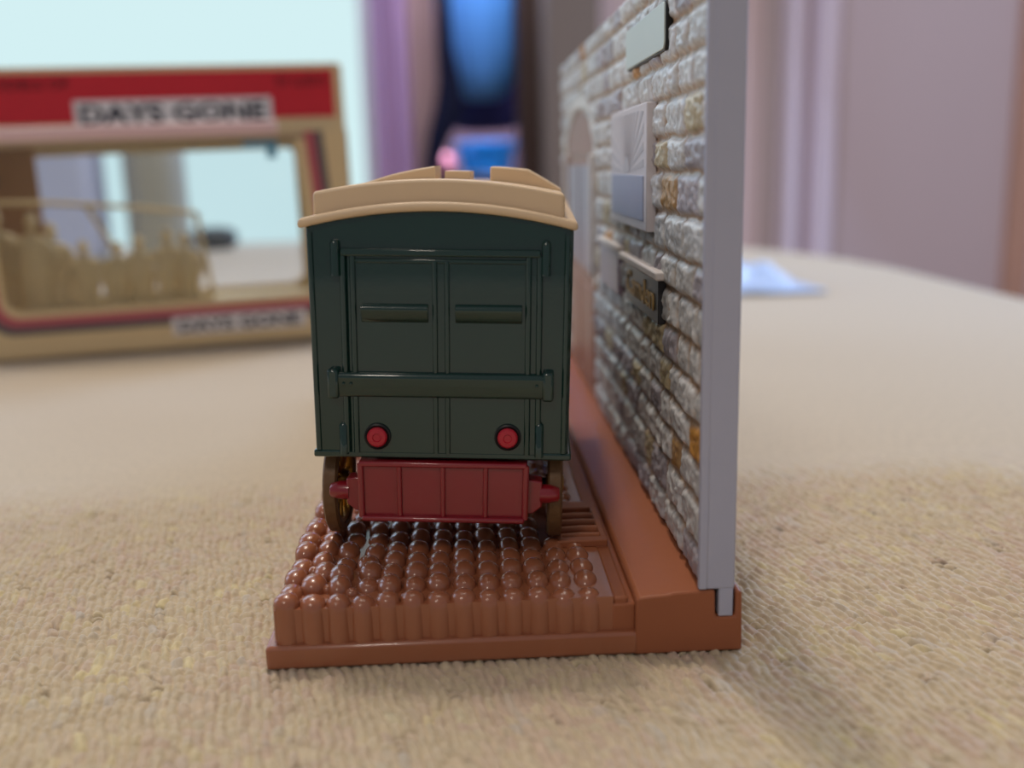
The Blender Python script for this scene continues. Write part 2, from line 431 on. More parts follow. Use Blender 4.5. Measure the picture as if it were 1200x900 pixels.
DY0, DY1, DZS, DZT = 106.0, 166.0, 64.5, 76.0        # door opening, springing line, crown
def build_stone():
    Y0, Y1, Z0, Z1 = 0.6, 180.6, 8.9, 90.2
    ys = np.arange(Y0, Y1, 0.36); zs = np.arange(Z0, Z1, 0.34)
    rng = np.random.default_rng(12)
    courses = []; z = Z0
    while z < Z1:
        h = rng.uniform(4.7, 5.9); courses.append((z, z+h)); z += h
    stones = []
    for ci, (a, b) in enumerate(courses):
        y = Y0 - rng.uniform(0, 6)
        row = []
        while y < Y1:
            w = rng.uniform(5.5, 13.5)
            kind = rng.random()
            if kind < 0.03: col = np.array(lin(206, 150, 78)[:3])
            elif kind < 0.09: col = np.array(lin(198, 184, 150)[:3])
            elif kind < 0.30: col = np.array(lin(178, 172, 178)[:3])
            else: col = np.array(lin(214, 214, 212)[:3])
            if any(a <= pz < b and y <= pyy < y+w for pyy, pz in ((18.1, 58.0), (14.5, 21.0))): col = np.array(lin(180, 142, 94)[:3])
            row.append((y, y+w, col*rng.uniform(0.85, 1.05), rng.uniform(0.8, 1.15), rng.uniform(-0.35, 0.35)))
            y += w
        stones.append(row)
    # a few well-placed ochre stones
    YY, ZZ = np.meshgrid(ys, zs)
    nz, ny = YY.shape
    Hh = np.zeros((nz, ny)); C3 = np.zeros((nz, ny, 3))
    mort = np.array(lin(184, 154, 124)[:3])
    wob = lambda y, z, s: noise.noise((y*0.35, z*0.35, s))
    for iz in range(nz):
        z = zs[iz]
        for iy in range(ny):
            y = ys[iy]
            n1 = noise.noise((y*0.55, z*0.55, 3.1)); n2 = noise.noise((y*1.5, z*1.5, 8.3)); n3 = noise.noise((y*0.9, z*2.6, 5.5))
            zz = z + 0.45*noise.noise((y*0.22, z*0.3, 1.7)); yy = y + 0.6*noise.noise((y*0.4, z*0.5, 9.7))
            for ci, (a, b) in enumerate(courses):
                if zz < b: break
            row = stones[ci]
            for st in row:
                if yy < st[1]: break
            e = min(zz-a, b-zz, (yy-st[0])*0.8, (st[1]-yy)*0.8)
            t = max(0.0, min(1.0, (e-0.22)/0.95)); t = math.sin(t*PI/2)
            tilt = st[4]*(zz-(a+b)/2)/2.6
            h = 0.95*t*st[3]*(0.80+0.30*n1+0.20*n2+0.22*n3+tilt*0.3)
            Hh[iz, iy] = max(0.0, h)
            k = max(0.0, min(1.0, (h-0.16)/0.25))
            pat = st[2]*(0.90+0.18*n2)
            C3[iz, iy] = mort*(0.85+0.3*n1)*(1-k) + pat*k
            # doorway surround and opening
    # dressed white surround round the doorway, recess inside
    cy = (DY0+DY1)/2; hw = (DY1-DY0)/2
    top = np.where(np.abs(YY-cy) < hw, DZS+(DZT-DZS)*np.sqrt(np.clip(1-((YY-cy)/hw)**2, 0, 1)), -1)
    inside = (np.abs(YY-cy) < hw) & (ZZ < top)
    hw2 = hw+4.0; top2 = np.where(np.abs(YY-cy) < hw2, DZS+(DZT-DZS+3.6)*np.sqrt(np.clip(1-((YY-cy)/hw2)**2, 0, 1)), -1)
    sur = (np.abs(YY-cy) < hw2) & (ZZ < top2) & ~inside & (ZZ > 36)
    Hh[sur] = 0.85+0.12*np.sin(ZZ[sur]*1.1); C3[sur] = np.array(lin(206, 200, 192)[:3])
    Hh[inside] = 0.02; C3[inside] = mort*0.8
    Hh[:, 0] = 0.3; Hh[0, :] = 0; Hh[-1, :] = 0; Hh[:, -1] = 0
    co = np.stack([56.95-Hh, YY, ZZ], -1).reshape(-1, 3)*MM
    idx = np.arange(nz*ny).reshape(nz, ny)
    q = np.stack([idx[:-1, :-1], idx[1:, :-1], idx[1:, 1:], idx[:-1, 1:]], -1).reshape(-1, 4)
    me = bpy.data.meshes.new('stonework')
    me.vertices.add(len(co)); me.vertices.foreach_set('co', co.ravel())
    me.loops.add(q.size); me.loops.foreach_set('vertex_index', q.ravel().astype(np.int32))
    me.polygons.add(len(q)); me.polygons.foreach_set('loop_start', (np.arange(len(q))*4).astype(np.int32))
    me.polygons.foreach_set('loop_total', np.full(len(q), 4, np.int32))
    me.polygons.foreach_set('use_smooth', np.ones(len(q), bool))
    me.update(); me.validate()
    at = me.attributes.new('paint', 'FLOAT_COLOR', 'POINT')
    rgba = np.concatenate([C3.reshape(-1, 3), np.ones((nz*ny, 1))], 1).astype(np.float32)
    at.data.foreach_set('color', rgba.ravel())
    me.materials.append(M['stone'])
    o = bpy.data.objects.new('stonework', me); COL.objects.link(o); o.parent = fac
    return o
build_stone()

# doorway in the far part of the facade
dr = finish('doorway', BOX(56.6, 57.0, DY0, DY1, 8.9, DZS), M['browndoor'], fac, 0.1)
bm = bmesh.new(); cyd = (DY0+DY1)/2; hwd = (DY1-DY0)/2
prism(bm, [(cyd+hwd*math.cos(PI*k/20), DZS+0.4+(DZT-DZS-1)*math.sin(PI*k/20)) for k in range(21)], 'x', 56.55, 57.0)
finish('fanlight', bm, M['browndoor'], dr, 0.1)
for k in range(2):
    y0 = DY0+3+k*28.5
    bm = bmesh.new(); bx(bm, 56.2, 56.7, y0, y0+25.5, 38, 62.5)
    finish('glazed_panel', bm, M['mauvedoor'], dr, 0.15)
    bm = bmesh.new(); bx(bm, 56.3, 56.7, y0, y0+25.5, 12, 34)
    finish('door_panel', bm, M['browndoor'], dr, 0.3)
finish('jamb', BOX(55.3, 56.9, DY0-1.0, DY0+2.5, 38, 65), M['whitestone'], fac, 0.4)
finish('jamb', BOX(55.3, 56.9, DY1-2.5, DY1+1.0, 38, 65), M['whitestone'], fac, 0.4)

def plate(name, y0, y1, z0, z1, x0, x1, m, parent, r=0.0, bev=0.15):
    if r > 0:
        pts = []
        for (cy, cz, a0) in ((y1-r, z1-r, 0), (y0+r, z1-r, 90), (y0+r, z0+r, 180), (y1-r, z0+r, 270)):
            for k in range(6):
                a = math.radians(a0+k*18); pts.append((cy+r*math.cos(a), cz+r*math.sin(a)))
        bm = PRISM(pts, 'x', x0, x1)
    else:
        bm = BOX(x0, x1, y0, y1, z0, z1)
    return finish(name, bm, m, parent, bev)

# blank enamel plate
p = plate('enamel_plate', 23.0, 57.0, 77.9, 84.6, 55.85, 56.9, M['black'], fac, 1.2)
p['label'] = 'blank pale enamel plate with black edge'
plate('plate_face', 23.3, 56.7, 78.2, 84.4, 55.65, 55.95, M['enamel'], p, 1.1, 0.1)
# sunburst poster
po = plate('poster', 34.4, 71.8, 52.4, 71.8, 55.25, 56.9, M['posterpaper'], fac, 0, 0.2)
po['label'] = 'pale poster board with sun rays over a lilac panel'
bm = bmesh.new(); C0 = (53.4, 61.3)
for k in range(21):
    a0 = math.radians(180*(k+0.15)/21); a1 = math.radians(180*(k+0.6)/21)
    def edge(a):
        dy, dz = math.cos(a), math.sin(a)
        t = min((16.6/abs(dy)) if abs(dy) > 1e-6 else 1e9, (9.5/dz) if dz > 1e-6 else 1e9)
        return (C0[0]+dy*t, C0[1]+dz*t)
    def inner(a): return (C0[0]+math.cos(a)*3.4, C0[1]+math.sin(a)*2.2)
    prism(bm, [inner(a0), edge(a0), edge(a1), inner(a1)], 'x', 55.2, 55.3)
finish('sun_rays', bm, M['posterray'], po)
bm = PRISM([(C0[0]+3.0*math.cos(PI*k/14), C0[1]+2.6*math.sin(PI*k/14)) for k in range(15)], 'x', 55.17, 55.3)
finish('sun_disc', bm, M['posterray'], po)
finish('lilac_panel', BOX(55.08, 55.3, 36.6, 69.8, 54.0, 60.9), M['posterlilac'], po, 0.05)
# station name plaque
pl = plate('name_plaque', 26.6, 57.2, 39.3, 46.0, 55.7, 56.9, M['plaque'], fac, 0, 0.12)
pl['label'] = 'dark plaque with gilt lettering'
plate('plaque_ledge', 24.5, 61.0, 46.0, 47.3, 54.9, 56.9, M['whitestone'], fac, 0, 0.3)
# the face looks along -x: text runs from far (+y) to near (-y)
Rt = Matrix(((0, 0, -1, 55.72), (-1, 0, 0, 55.4), (0, 1, 0, 40.9), (0, 0, 0, 1)))
text_mesh('lettering', 'Camden', M['gilt'], pl, 25.5, 3.9, 0.25, Rt, 0.005)
# plain dressed grey block beyond the plaque
plate('grey_panel', 66.0, 92.0, 38.6, 46.6, 55.6, 56.9, M['mauvedoor'], fac, 0, 0.3)
plate('panel_ledge', 64.0, 93.0, 46.6, 48.0, 55.2, 56.9, M['whitestone'], fac, 0, 0.3)

# ------------------------------------------------------------------ the toy van
van = thing('toy_van', 'dark green toy delivery van with cream roof and red bumper, seen from behind', 'toy van',
            (0.0224, 0.0146, 0.0094), (0, 0, 0))
van.rotation_mode = 'XYZ'
van.matrix_world = Matrix.Translation((0.0224, 0.0146, 0.0094)) @ Matrix.Rotation(-0.08, 4, 'Z') @ Matrix.Rotation(0.033, 4, 'Y') @ Matrix.Scale(1.02, 4)

XL, XR = -17.3, 17.75
def arch(x, zside, zmid, xc=0.1, half=17.8):
    t = (x-xc)/half
    return zmid - (zmid-zside)*t*t
def archpts(x0, x1, zs, zm, n=25):
    return [(x0+(x1-x0)*k/(n-1), arch(x0+(x1-x0)*k/(n-1), zs, zm)) for k in range(n)]

# body shell
out = [(-16.75, 14.1), (17.55, 14.1)] + archpts(XL, XR, 45.2, 47.4)[::-1]
finish('body', PRISM(out, 'y', 0.0, 58.0), M['green'], van, 0.5, 3)
body = bpy.data.objects['body']
finish('sill', BOX(-17.15, 17.95, -0.25, 58, 13.75, 14.75), M['green'], body, 0.25)

# relief on the rear: two leaf doors in a frame
dd_ = finish('rear_doors', BOX(-12.0, 13.2, -0.25, 0.4, 14.4, 41.6), M['green'], van, 0.2)
def rail(name, x0, x1, z0, z1, d=0.75, parent=None, bev=0.22):
    return finish(name, BOX(x0, x1, -d, 0.2, z0, z1), M['green'], parent or dd_, bev)
rail('top_rail', -12.7, 13.5, 41.2, 42.2, 0.75)
def shaped_strip(x, z0, z1, w=0.42, d=0.62):
    bm = bmesh.new(); tube(bm, [(x, -d+0.36, z0), (x, -d+0.36, z1)], w, 10); return bm
for x in (-12.45, -11.15, 11.95, 13.4):
    finish('door_stile', shaped_strip(x, 14.6, 41.4), M['green'], dd_)
for x in (-0.35, 1.25):
    finish('centre_bead', shaped_strip(x, 14.6, 40.6, 0.36, 0.62), M['green'], dd_)
finish('door_head', BOX(-11.2, 12.0, -0.42, 0.1, 40.3, 40.9), M['green'], dd_, 0.15)
# louvre ledges
for x0, x1 in ((-10.1, -1.25), (2.35, 11.15)):
    bm = bmesh.new()
    prism(bm, [(0.2, 35.0), (-0.40, 34.98), (-0.68, 34.9), (-0.92, 34.74), (-1.08, 34.5), (-1.12, 34.22), (-1.0, 33.85), (-0.65, 33.1), (-0.3, 32.5), (0.2, 32.4)], 'x', x0, x1)
    finish('louvre', bm, M['green'], dd_, 0.08, 2, ang=50)
# drop bar
bm = bmesh.new()
prism(bm, [(0.2, 25.75), (-0.9, 25.75), (-1.25, 25.3), (-1.15, 24.4), (-1.0, 22.9), (-0.8, 22.4), (0.2, 22.3)], 'x', -14.7, 15.4)
bar = finish('drop_bar', bm, M['green'], van, 0.42, 4)
for x in (-14.0, 14.7):
    finish('bar_end', BOX(x-0.75, x+0.75, -1.5, 0.1, 22.2, 26.2), M['green'], bar, 0.35)
for x in (-13.6, -12.6, -11.6, 13.2, 14.3):
    bm = bmesh.new()
    lathe(bm, [(0.22, -1.28), (0.16, -1.38), (0, -1.42)], 10, (x, 0, 24.3), 'y')
    finish('rivet', bm, M['green'], bar)
# hinges
for x, z0, z1 in ((-13.4, 38.6, 43.2), (14.2, 38.9, 43.3), (-12.9, 14.3, 18.6), (13.6, 14.3, 18.9)):
    bm = bmesh.new(); tube(bm, [(x, -0.35, z0), (x, -0.35, z1-0.3), (x, -0.25, z1)], [0.62, 0.62, 0.4], 12)
    finish('hinge', bm, M['green'], van)
# corner posts
for x in (-16.4, 16.9):
    bm = bmesh.new(); tube(bm, [(x, 0.05, 14.8), (x-(0.35 if x < 0 else -0.1), 0.05, 44.2)], 0.42, 10)
    finish('corner_bead', bm, M['green'], van)
# tail lamps
for x, z in ((-8.3, 16.85), (9.36, 17.0)):
    bm = bmesh.new(); lathe(bm, [(1.82, 0.1), (1.82, -0.55), (1.6, -0.7), (1.45, -0.6), (0, -0.6)], 28, (x, 0, z), 'y')
    t = finish('tail_lamp', bm, M['black'], van)
    bm = bmesh.new(); lathe(bm, [(1.36, -0.5), (1.36, -0.95), (1.15, -1.18), (0.6, -1.22), (0.5, -1.05), (0, -1.05)], 28, (x, 0, z), 'y')
    l = finish('lens', bm, M['lampred'], t); l['label'] = 'red lamp face'

# roof: a rounded bead with an inset upper moulding
def arch_band(x0, x1, lo, hi, y0, y1, n=33):
    a = archpts(x0, x1, *lo, n); b = archpts(x0, x1, *hi, n)
    return PRISM(a + b[::-1], 'y', y0, y1)
def roof_loft(x0, x1, y0, y1, lo0, hi0, hi1, n=33):
    bm = bmesh.new(); R = []
    for y, hi in ((y0, hi0), (y1, hi1)):
        pts = archpts(x0, x1, *lo0, n) + archpts(x0, x1, *hi, n)[::-1]
        R.append([bm.verts.new((p[0], y, p[1])) for p in pts])
    m = len(R[0]); bm.faces.new(R[0]); bm.faces.new(R[1][::-1])
    for k in range(m):
        bm.faces.new((R[0][k], R[1][k], R[1][(k+1) % m], R[0][(k+1) % m]))
    return bm
roof = finish('roof', roof_loft(-16.3, 16.5, 0.35, 76.0, (45.6, 47.6), (49.0, 51.15), (48.2, 49.9)), M['cream'], van, 0.45, 3, ang=50)
finish('roof_bead', arch_band(-18.15, 18.25, (44.75, 47.05), (46.0, 48.3), -0.95, 77.5), M['cream'], roof, 0.55, 4, ang=60)
# raised cross ridge on the roof, broken by two gaps
def pad(knots, y0, y1, n=17):
    x0, x1 = knots[0][0], knots[-1][0]
    xs = sorted(set([x0+(x1-x0)*k/(n-1) for k in range(n)] + [k[0] for k in knots]))
    hh = lambda x: float(np.interp(x, [k[0] for k in knots], [k[1] for k in knots]))
    a = [(x, arch(x, 47.8, 49.6)) for x in xs]
    b = [(x, arch(x, 48.9, 51.0)+hh(x)) for x in xs]
    return PRISM(a+b[::-1], 'y', y0, y1)
finish('roof_ridge', pad([(-15.0, 0.0), (-9.0, 1.0), (-2.6, 1.75)], 22, 30), M['cream'], roof, 0.3)
finish('roof_ridge', pad([(-1.2, 1.0), (2.6, 1.0)], 22, 30), M['cream'], roof, 0.3)
finish('roof_ridge', pad([(5.6, 1.9), (11.2, 2.1), (16.3, 0.15)], 22, 30), M['cream'], roof, 0.3)

# red rear bumper plate / underframe
out = [(-10.55, 5.15), (11.75, 5.15), (12.05, 13.4), (-10.95, 13.4)]
bp_ = finish('bumper', PRISM(out, 'y', -0.6, 3.0), M['red'], van, 0.2)
bp_['label'] = 'red plastic bumper plate'
def rbar(x0, x1, z0, z1, d=1.15):
    return BOX(x0, x1, -d, -0.4, z0, z1)
finish('bumper_rim', rbar(-10.9, 12.0, 12.7, 13.45), M['red'], bp_, 0.22)
finish('bumper_rim', rbar(-10.55, 11.75, 5.0, 5.75, 1.5), M['red'], bp_, 0.28)
for x in (-10.6, -5.35, 0.55, 6.35, 11.75):
    bm = bmesh.new(); tube(bm, [(x, -0.72, 5.5), (x*1.012, -0.72, 13.1)], 0.36 if abs(x) < 9 else 0.45, 10)
    finish('bumper_rib', bm, M['red'], bp_)
for s, x in ((-1, -10.6), (1, 11.8)):
    bm = bmesh.new()
    prism(bm, [(x, 10.9), (x+s*2.3, 10.6), (x+s*2.3, 7.0), (x+s*1.1, 6.0), (x, 5.9)], 'y', 0.2, 3.0)
    finish('bumper_bracket', bm, M['red'], bp_, 0.2)
    bm = bmesh.new(); tube(bm, [(x+s*2.0, 1.2, 8.6), (x+s*3.4, 1.2, 8.6), (x+s*4.55, 1.2, 8.55), (x+s*4.75, 1.2, 8.55)], [1.35, 1.3, 1.0, 0.75], 16)
    finish('spring_end', bm, M['red'], bp_)
finish('underframe', BOX(-9.5, 10.5, 3.0, 84.0, 9.0, 13.6), M['red'], van, 0.4)
for y in (9.0, 68.0):
    tk = bmesh.new(); tube(tk, [(-15.0, y, 7.6), (15.0, y, 7.6)], 0.8, 10)
    finish('axle', tk, M['black'], van)

def wheel(x, y):
    bm = bmesh.new()
    lathe(bm, [(6.35, -1.0), (7.2, -1.05), (7.6, -0.75), (7.6, 0.75), (7.2, 1.05), (6.35, 1.0), (6.2, 0.0), (6.35, -1.0)], 40, (x, y, 7.6), 'x')
    w = finish('wheel', bm, M['tyre'], van)
    bm = bmesh.new()
    lathe(bm, [(5.6, -0.7), (6.4, -0.8), (6.4, 0.8), (5.6, 0.7), (5.6, -0.7)], 36, (x, y, 7.6), 'x')
    lathe(bm, [(0, -1.3), (1.3, -1.3), (1.6, -0.6), (1.6, 0.6), (1.3, 1.3), (0, 1.3)], 16, (x, y, 7.6), 'x')
    for k in range(12):
        a = 2*PI*k/12
        tube(bm, [(x, y+1.2*math.cos(a), 7.6+1.2*math.sin(a)), (x, y+5.9*math.cos(a), 7.6+5.9*math.sin(a))], 0.34, 6)
    s = finish('spokes', bm, M['gold'], w); s['label'] = 'gold spoked wheel centre'
for x in (-15.6, 15.9):
    for y in (9.0, 68.0): wheel(x, y)

# cab and bonnet (the front, out of the photograph's sight)
bm = bmesh.new(); bx(bm, -15.5, 15.9, 58, 74, 13.8, 26); bx(bm, -15.5, -14.5, 58, 62, 26, 46.5); bx(bm, 14.9, 15.9, 58, 62, 26, 46.5)
bx(bm, -15.3, -14.4, 73, 74, 26, 46.5); bx(bm, 14.8, 15.7, 73, 74, 26, 46.5)
finish('cab', bm, M['green'], van, 0.35)
bm = PRISM([(-8.5, 12), (9, 12), (9, 22), (6, 25.5), (-5.5, 25.5), (-8.5, 22)], 'y', 74, 92)
bo = finish('bonnet', bm, M['green'], van, 0.6)
bm = PRISM([(-8, 11.5), (8.5, 11.5), (8.5, 22), (5.5, 26), (-5, 26), (-8, 22)], 'y', 92, 93.6)
finish('radiator', bm, M['gold'], van, 0.4)
for x in (-9.8, 10.3):
    bm = bmesh.new(); lathe(bm, [(0, 91), (1.8, 91.6), (2.3, 93), (2.3, 94.2), (0, 94.4)], 18, (x, 0, 20.5), 'y')
    finish('headlamp', bm, M['gold'], van)
for x in (-15.7, 15.9):
    bm = bmesh.new()
    prism(bm, [(68+8.8*math.cos(a), 7.6+8.8*math.sin(a)) for a in [PI*k/14 for k in range(15)]] + [(68+8.1*math.cos(a), 7.6+8.1*math.sin(a)) for a in [PI*k/14 for k in range(14, -1, -1)]], 'x', x-2.2, x+2.2)
    finish('mudguard', bm, M['red'], van)

# ------------------------------------------------------------------ window box behind on the left
BO = Vector((-0.1369, 0.2307, 0.0))
box = thing('toy_box', 'red-topped cream window box with a clear front, standing behind the van at left', 'box')
box.matrix_world = Matrix.Translation(BO) @ Matrix.Rotation(math.radians(12), 4, 'Z') @ Matrix.Rotation(-0.015, 4, 'Y')
BU0, BU1, BH, BD = -12.0, 126.0, 75.0, 35.0
def ring_outline(u0, u1, v0, v1, r, n=6, slant=0.0, rt=None):
    pts = []; r0 = r
    for q, a0 in enumerate((0, 90, 180, 270)):
        r = (r0 if rt is None or q > 1 else rt)
        cu_ = u1-r if q in (0, 3) else u0+r; cv_ = v1-r if q < 2 else v0+r
        for k in range(n+1):
            a = math.radians(a0+k*90/n); u = cu_+r*math.cos(a); v = cv_+r*math.sin(a)
            pts.append((u + (slant*(1-v/v1) if u > 60 else 0), v))
    return pts
def framed(bm, outer, inner, y0, y1):
    """flat frame between two outlines with the same number of points"""
    n = len(outer)
    def ring(pts, y): return [bm.verts.new((p[0], y, p[1])) for p in pts]
    oa, ia, ob, ib = ring(outer, y0), ring(inner, y0), ring(outer, y1), ring(inner, y1)
    for k in range(n):
        j = (k+1) % n
        bm.faces.new((oa[k], oa[j], ia[j], ia[k])); bm.faces.new((ob[k], ib[k], ib[j], ob[j]))
        bm.faces.new((oa[k], ob[k], ob[j], oa[j])); bm.faces.new((ia[k], ia[j], ib[j], ib[k]))
win_in = ring_outline(4.5, 107.0, 17.0, 73.2, 6.0, slant=5.0, rt=1.5)
bm = bmesh.new()
framed(bm, ring_outline(BU0, BU1, 0.2, BH, 0.6), win_in, 0.0, 0.8)      # front
framed(bm, ring_outline(BU0, BU1, 0.2, BH, 0.6), ring_outline(8, 108, 17.5, 72.0, 5.0), BD-0.8, BD)      # back
bx(bm, BU0, BU1, 0, BD, 0.2, 1.0)
bx(bm, BU0, BU0+0.8, 0, BD, 0.2, BH); bx(bm, BU1-0.8, BU1, 0, BD, 0.2, BH)
finish('carton', bm, M['card'], box, 0, ang=30)
bm = bmesh.new(); framed(bm, ring_outline(0.2, 114.0, 11.6, 75.0, 7.5, slant=5.0, rt=0.3), ring_outline(2.6, 110.6, 14.6, 74.9, 6.5, slant=5.0, rt=0.2), -0.25, 0.05)
finish('red_line', bm, M['stripepink'], box)
bm = bmesh.new(); framed(bm, ring_outline(-2.0, 117.0, 8.8, 75.05, 8.5, slant=5.0, rt=0.4), ring_outline(0.2, 114.0, 11.6, 75.0, 7.5, slant=5.0, rt=0.3), -0.22, 0.05)
finish('grey_line', bm, M['stripegrey'], box)
bm = bmesh.new(); bx(bm, -2, 112, 1.0, 1.15, 12, 74.4); finish('window_film', bm, M['film'], box)
bm = bmesh.new(); bx(bm, BU0+1, BU1-1, 1.0, BD-1, 74.4, 74.55); finish('top_film', bm, M['film'], box)
lp = finish('window_lip', BOX(-9, 101.5, -0.4, 2.6, 74.3, 79.2), mat('pale_pink_film_edge', (222, 190, 192), 0.25, 0.5), box, 0.8, 3)
lp['label'] = 'glossy pale pink lip of the film'
finish('lip_shade_strip', BOX(-6, 114, -0.15, 2.0, 72.2, 74.2), mat('taupe_painted_shade', (150, 132, 108), 0.5), box, 0.3)  # shade below the pink lip, painted as a taupe strip
finish('inner_floor', BOX(BU0+1, BU1-1, 1.3, BD-1, 1.0, 15.5), M['card'], box, 0.3)
finish('inner_card', BOX(BU0+1, 15.5, 26.0, 27.0, 15.5, 73.8), M['cardin'], box, 0.2)
# header card
hd = finish('header_card', PRISM(ring_outline(BU0, 129.0, 70.0, 101.8, 2.0), 'y', BD, BD+1.0), M['card'], box, 0.2)
finish('red_panel', BOX(BU0+1.5, 125.5, BD-0.25, BD+0.1, 81.5, 99.6), M['boxred'], hd, 0.3)
finish('white_band', BOX(29.6, 101.2, BD-0.5, BD, 75.4, 89.6), M['white'], hd, 0.2)
text_mesh('lettering', 'DAYS GONE', M['ink'], hd, 67.0, 7.2, 0.3, Matrix(((1, 0, 0, 31.8), (0, 0, -1, BD-0.45), (0, 1, 0, 80.9), (0, 0, 0, 1))), 0.03)
text_mesh('lettering', 'MODELS OF', M['darkred'], hd, 30.0, 3.6, 0.25, Matrix(((1, 0, 0, -1.0), (0, 0, -1, BD-0.22), (0, 1, 0, 94.0), (0, 0, 0, 1))), 0.01)
text_mesh('lettering', 'BY LLEDO', M['darkred'], hd, 19.0, 3.4, 0.25, Matrix(((1, 0, 0, 104.0), (0, 0, -1, BD-0.22), (0, 1, 0, 93.6), (0, 0, 0, 1))), 0.01)
lb = finish('label_strip', BOX(58.5, 106.0, -0.5, 0.1, 4.9, 11.3), M['white'], box, 0.2)
text_mesh('lettering', 'DAYS GONE', M['ink'], lb, 43.0, 4.3, 0.25, Matrix(((1, 0, 0, 60.8), (0, 0, -1, -0.48), (0, 1, 0, 6.0), (0, 0, 0, 1))), 0.03)
# small blue hang mark on the film near the top right
bm = bmesh.new(); bx(bm, 89, 101, 0.4, 0.9, 70.0, 73.0); bx(bm, 97, 100.5, 0.4, 0.9, 66.0, 70.5)
finish('blue_mark', bm, mat('blue_print', (92, 150, 178), 0.5), box)

# cream moulded figures on their sprue, inside the box
spr = thing('figure_sprue', 'cream plastic sprue of little moulded figures inside the window box', 'toy figures')
spr.matrix_world = box.matrix_world @ Matrix.Translation((0, 0.016, 0.0155))
bm = bmesh.new()
tube(bm, [(-9, 0, 39.0), (20, 0, 38.0), (45, 0, 35.5), (70, 0, 32.0)], 0.9, 8)
tube(bm, [(70, 0, 32.0), (71.5, 0, 16.0), (73, 0, 0.8)], 1.0, 8)
tube(bm, [(-9, 0, 39), (-9.5, 0, 0.8)], 1.0, 8)
tube(bm, [(32, 0, 37), (36, 0, 29), (40, 0, 20)], 1.0, 8)
tube(bm, [(73, 0, 0.9), (30, 0, 0.9), (-9.5, 0, 0.9)], 0.9, 8)
finish('runner', bm, M['figure'], spr)
def figurine(x, h, lean=0.0, wide=1.0, m='figure', y=0.0):
    """one small person: feet, legs, coat, arms, head and hat in one skin"""
    bm = bmesh.new()
    k = h/24.0
    secs = [(0.4, 0, 0, 4.2*wide, 2.4), (1.5*k, 0, 0, 3.4*wide, 2.2), (6*k, 0.2, 0, 3.3*wide, 2.1), (10*k, 0.3, 0, 3.9*wide, 2.4),
            (13*k, 0.3, 0, 3.2*wide, 2.0), (16.5*k, 0.3, 0, 3.9*wide, 2.2), (18.0*k, 0.3, 0, 2.6*wide, 1.8), (18.7*k, 0.3, 0, 1.1, 1.1),
            (19.4*k, 0.3, 0, 1.5, 1.5), (21*k, 0.3, 0, 1.7, 1.7), (21.9*k, 0.3, 0, 2.4, 2.3), (22.3*k, 0.3, 0, 1.7, 1.6), (24*k, 0.3, 0, 1.3, 1.2)]
    loft(bm, [(z, x+cx+lean*z, y, rx, ry) for z, cx, _, rx, ry in secs], 14, 0.05, 4, x)
    for s in (-1, 1):
        tube(bm, [(x+lean*16*k+s*3.3*wide, y, 16.5*k), (x+lean*12*k+s*5.0*wide, y-0.8, 12.0*k), (x+lean*9*k+s*4.0*wide, y-2.2, 9.0*k)], [1.2, 1.05, 0.8], 8)
    f = finish('figurine', bm, M[m], spr, ang=60)
for a in ((0.0, 37, 0.02, 1.9, 'figure', 2.0), (11.0, 35, 0.06, 1.7, 'figure', 0.0), (20.0, 31, -0.05, 1.5, 'figure', 2.0), (29.0, 24, 0, 1.3, 'figure', 0.0),
          (38.5, 23, 0.1, 1.4, 'figure', 0.0), (48, 25, 0, 1.4, 'figure', 0.0), (57, 27, 0.05, 1.2, 'figure', 0.0), (65.5, 25, -0.05, 1.1, 'figure', 0.0)):
    figurine(*a)

# ------------------------------------------------------------------ things farther back on the table
def carton_at(name, label, cat, x, y, w, d, h, m, rz=0.0, r=0.006):
    bm = bmesh.new(); bx(bm, -w/2, w/2, -d/2, d/2, 0, h)
    o = finish(name, bm, m, None, r, 4, scale=1); o.location = (x, y, 0.0002); o.rotation_euler = (0, 0, rz)
    return tag(o, label, cat)
carton_at('storage_carton', 'pale lavender blue carton standing on the cloth, seen through the box window at left', 'carton', -0.2735, 0.66, 0.050, 0.05, 0.090, mat('lavender_card', (198, 210, 244), 0.5, 0.3, 0.04, 20), 0.1, 0.008)
cn = thing('storage_canister', 'pale grey-beige canister with a lid, seen through the middle of the box window', 'canister', (-0.2125, 0.68, 0.0002))
bm = bmesh.new(); lathe(bm, [(0, 0), (0.021, 0), (0.023, 0.003), (0.023, 0.088), (0, 0.088)], 32); finish('can', bm, mat('greige_plastic', (178, 180, 172), 0.45, 0.4, 0.04, 20), cn, scale=1)
bm = bmesh.new(); lathe(bm, [(0, 0.086), (0.0240, 0.086), (0.0240, 0.096), (0.021, 0.099), (0, 0.1)], 32); finish('lid', bm, mat('greige_lid', (166, 170, 172), 0.4, 0.4), cn, scale=1)
bm = bmesh.new()
loft(bm, [(0.0, 0, 0, 0.014, 0.010), (0.004, 0, 0, 0.019, 0.014), (0.011, 0, 0, 0.020, 0.015), (0.016, 0, 0, 0.016, 0.012), (0.018, 0, 0, 0.008, 0.006)], 24)
o = finish('computer_mouse', bm, mat('slate_plastic', (62, 70, 78), 0.5, 0.4), None, ang=70, scale=1); o.location = (-0.185, 0.735, 0.0002)
tag(o, 'small dark slate rounded object on the cloth behind the cream figures', 'mouse')

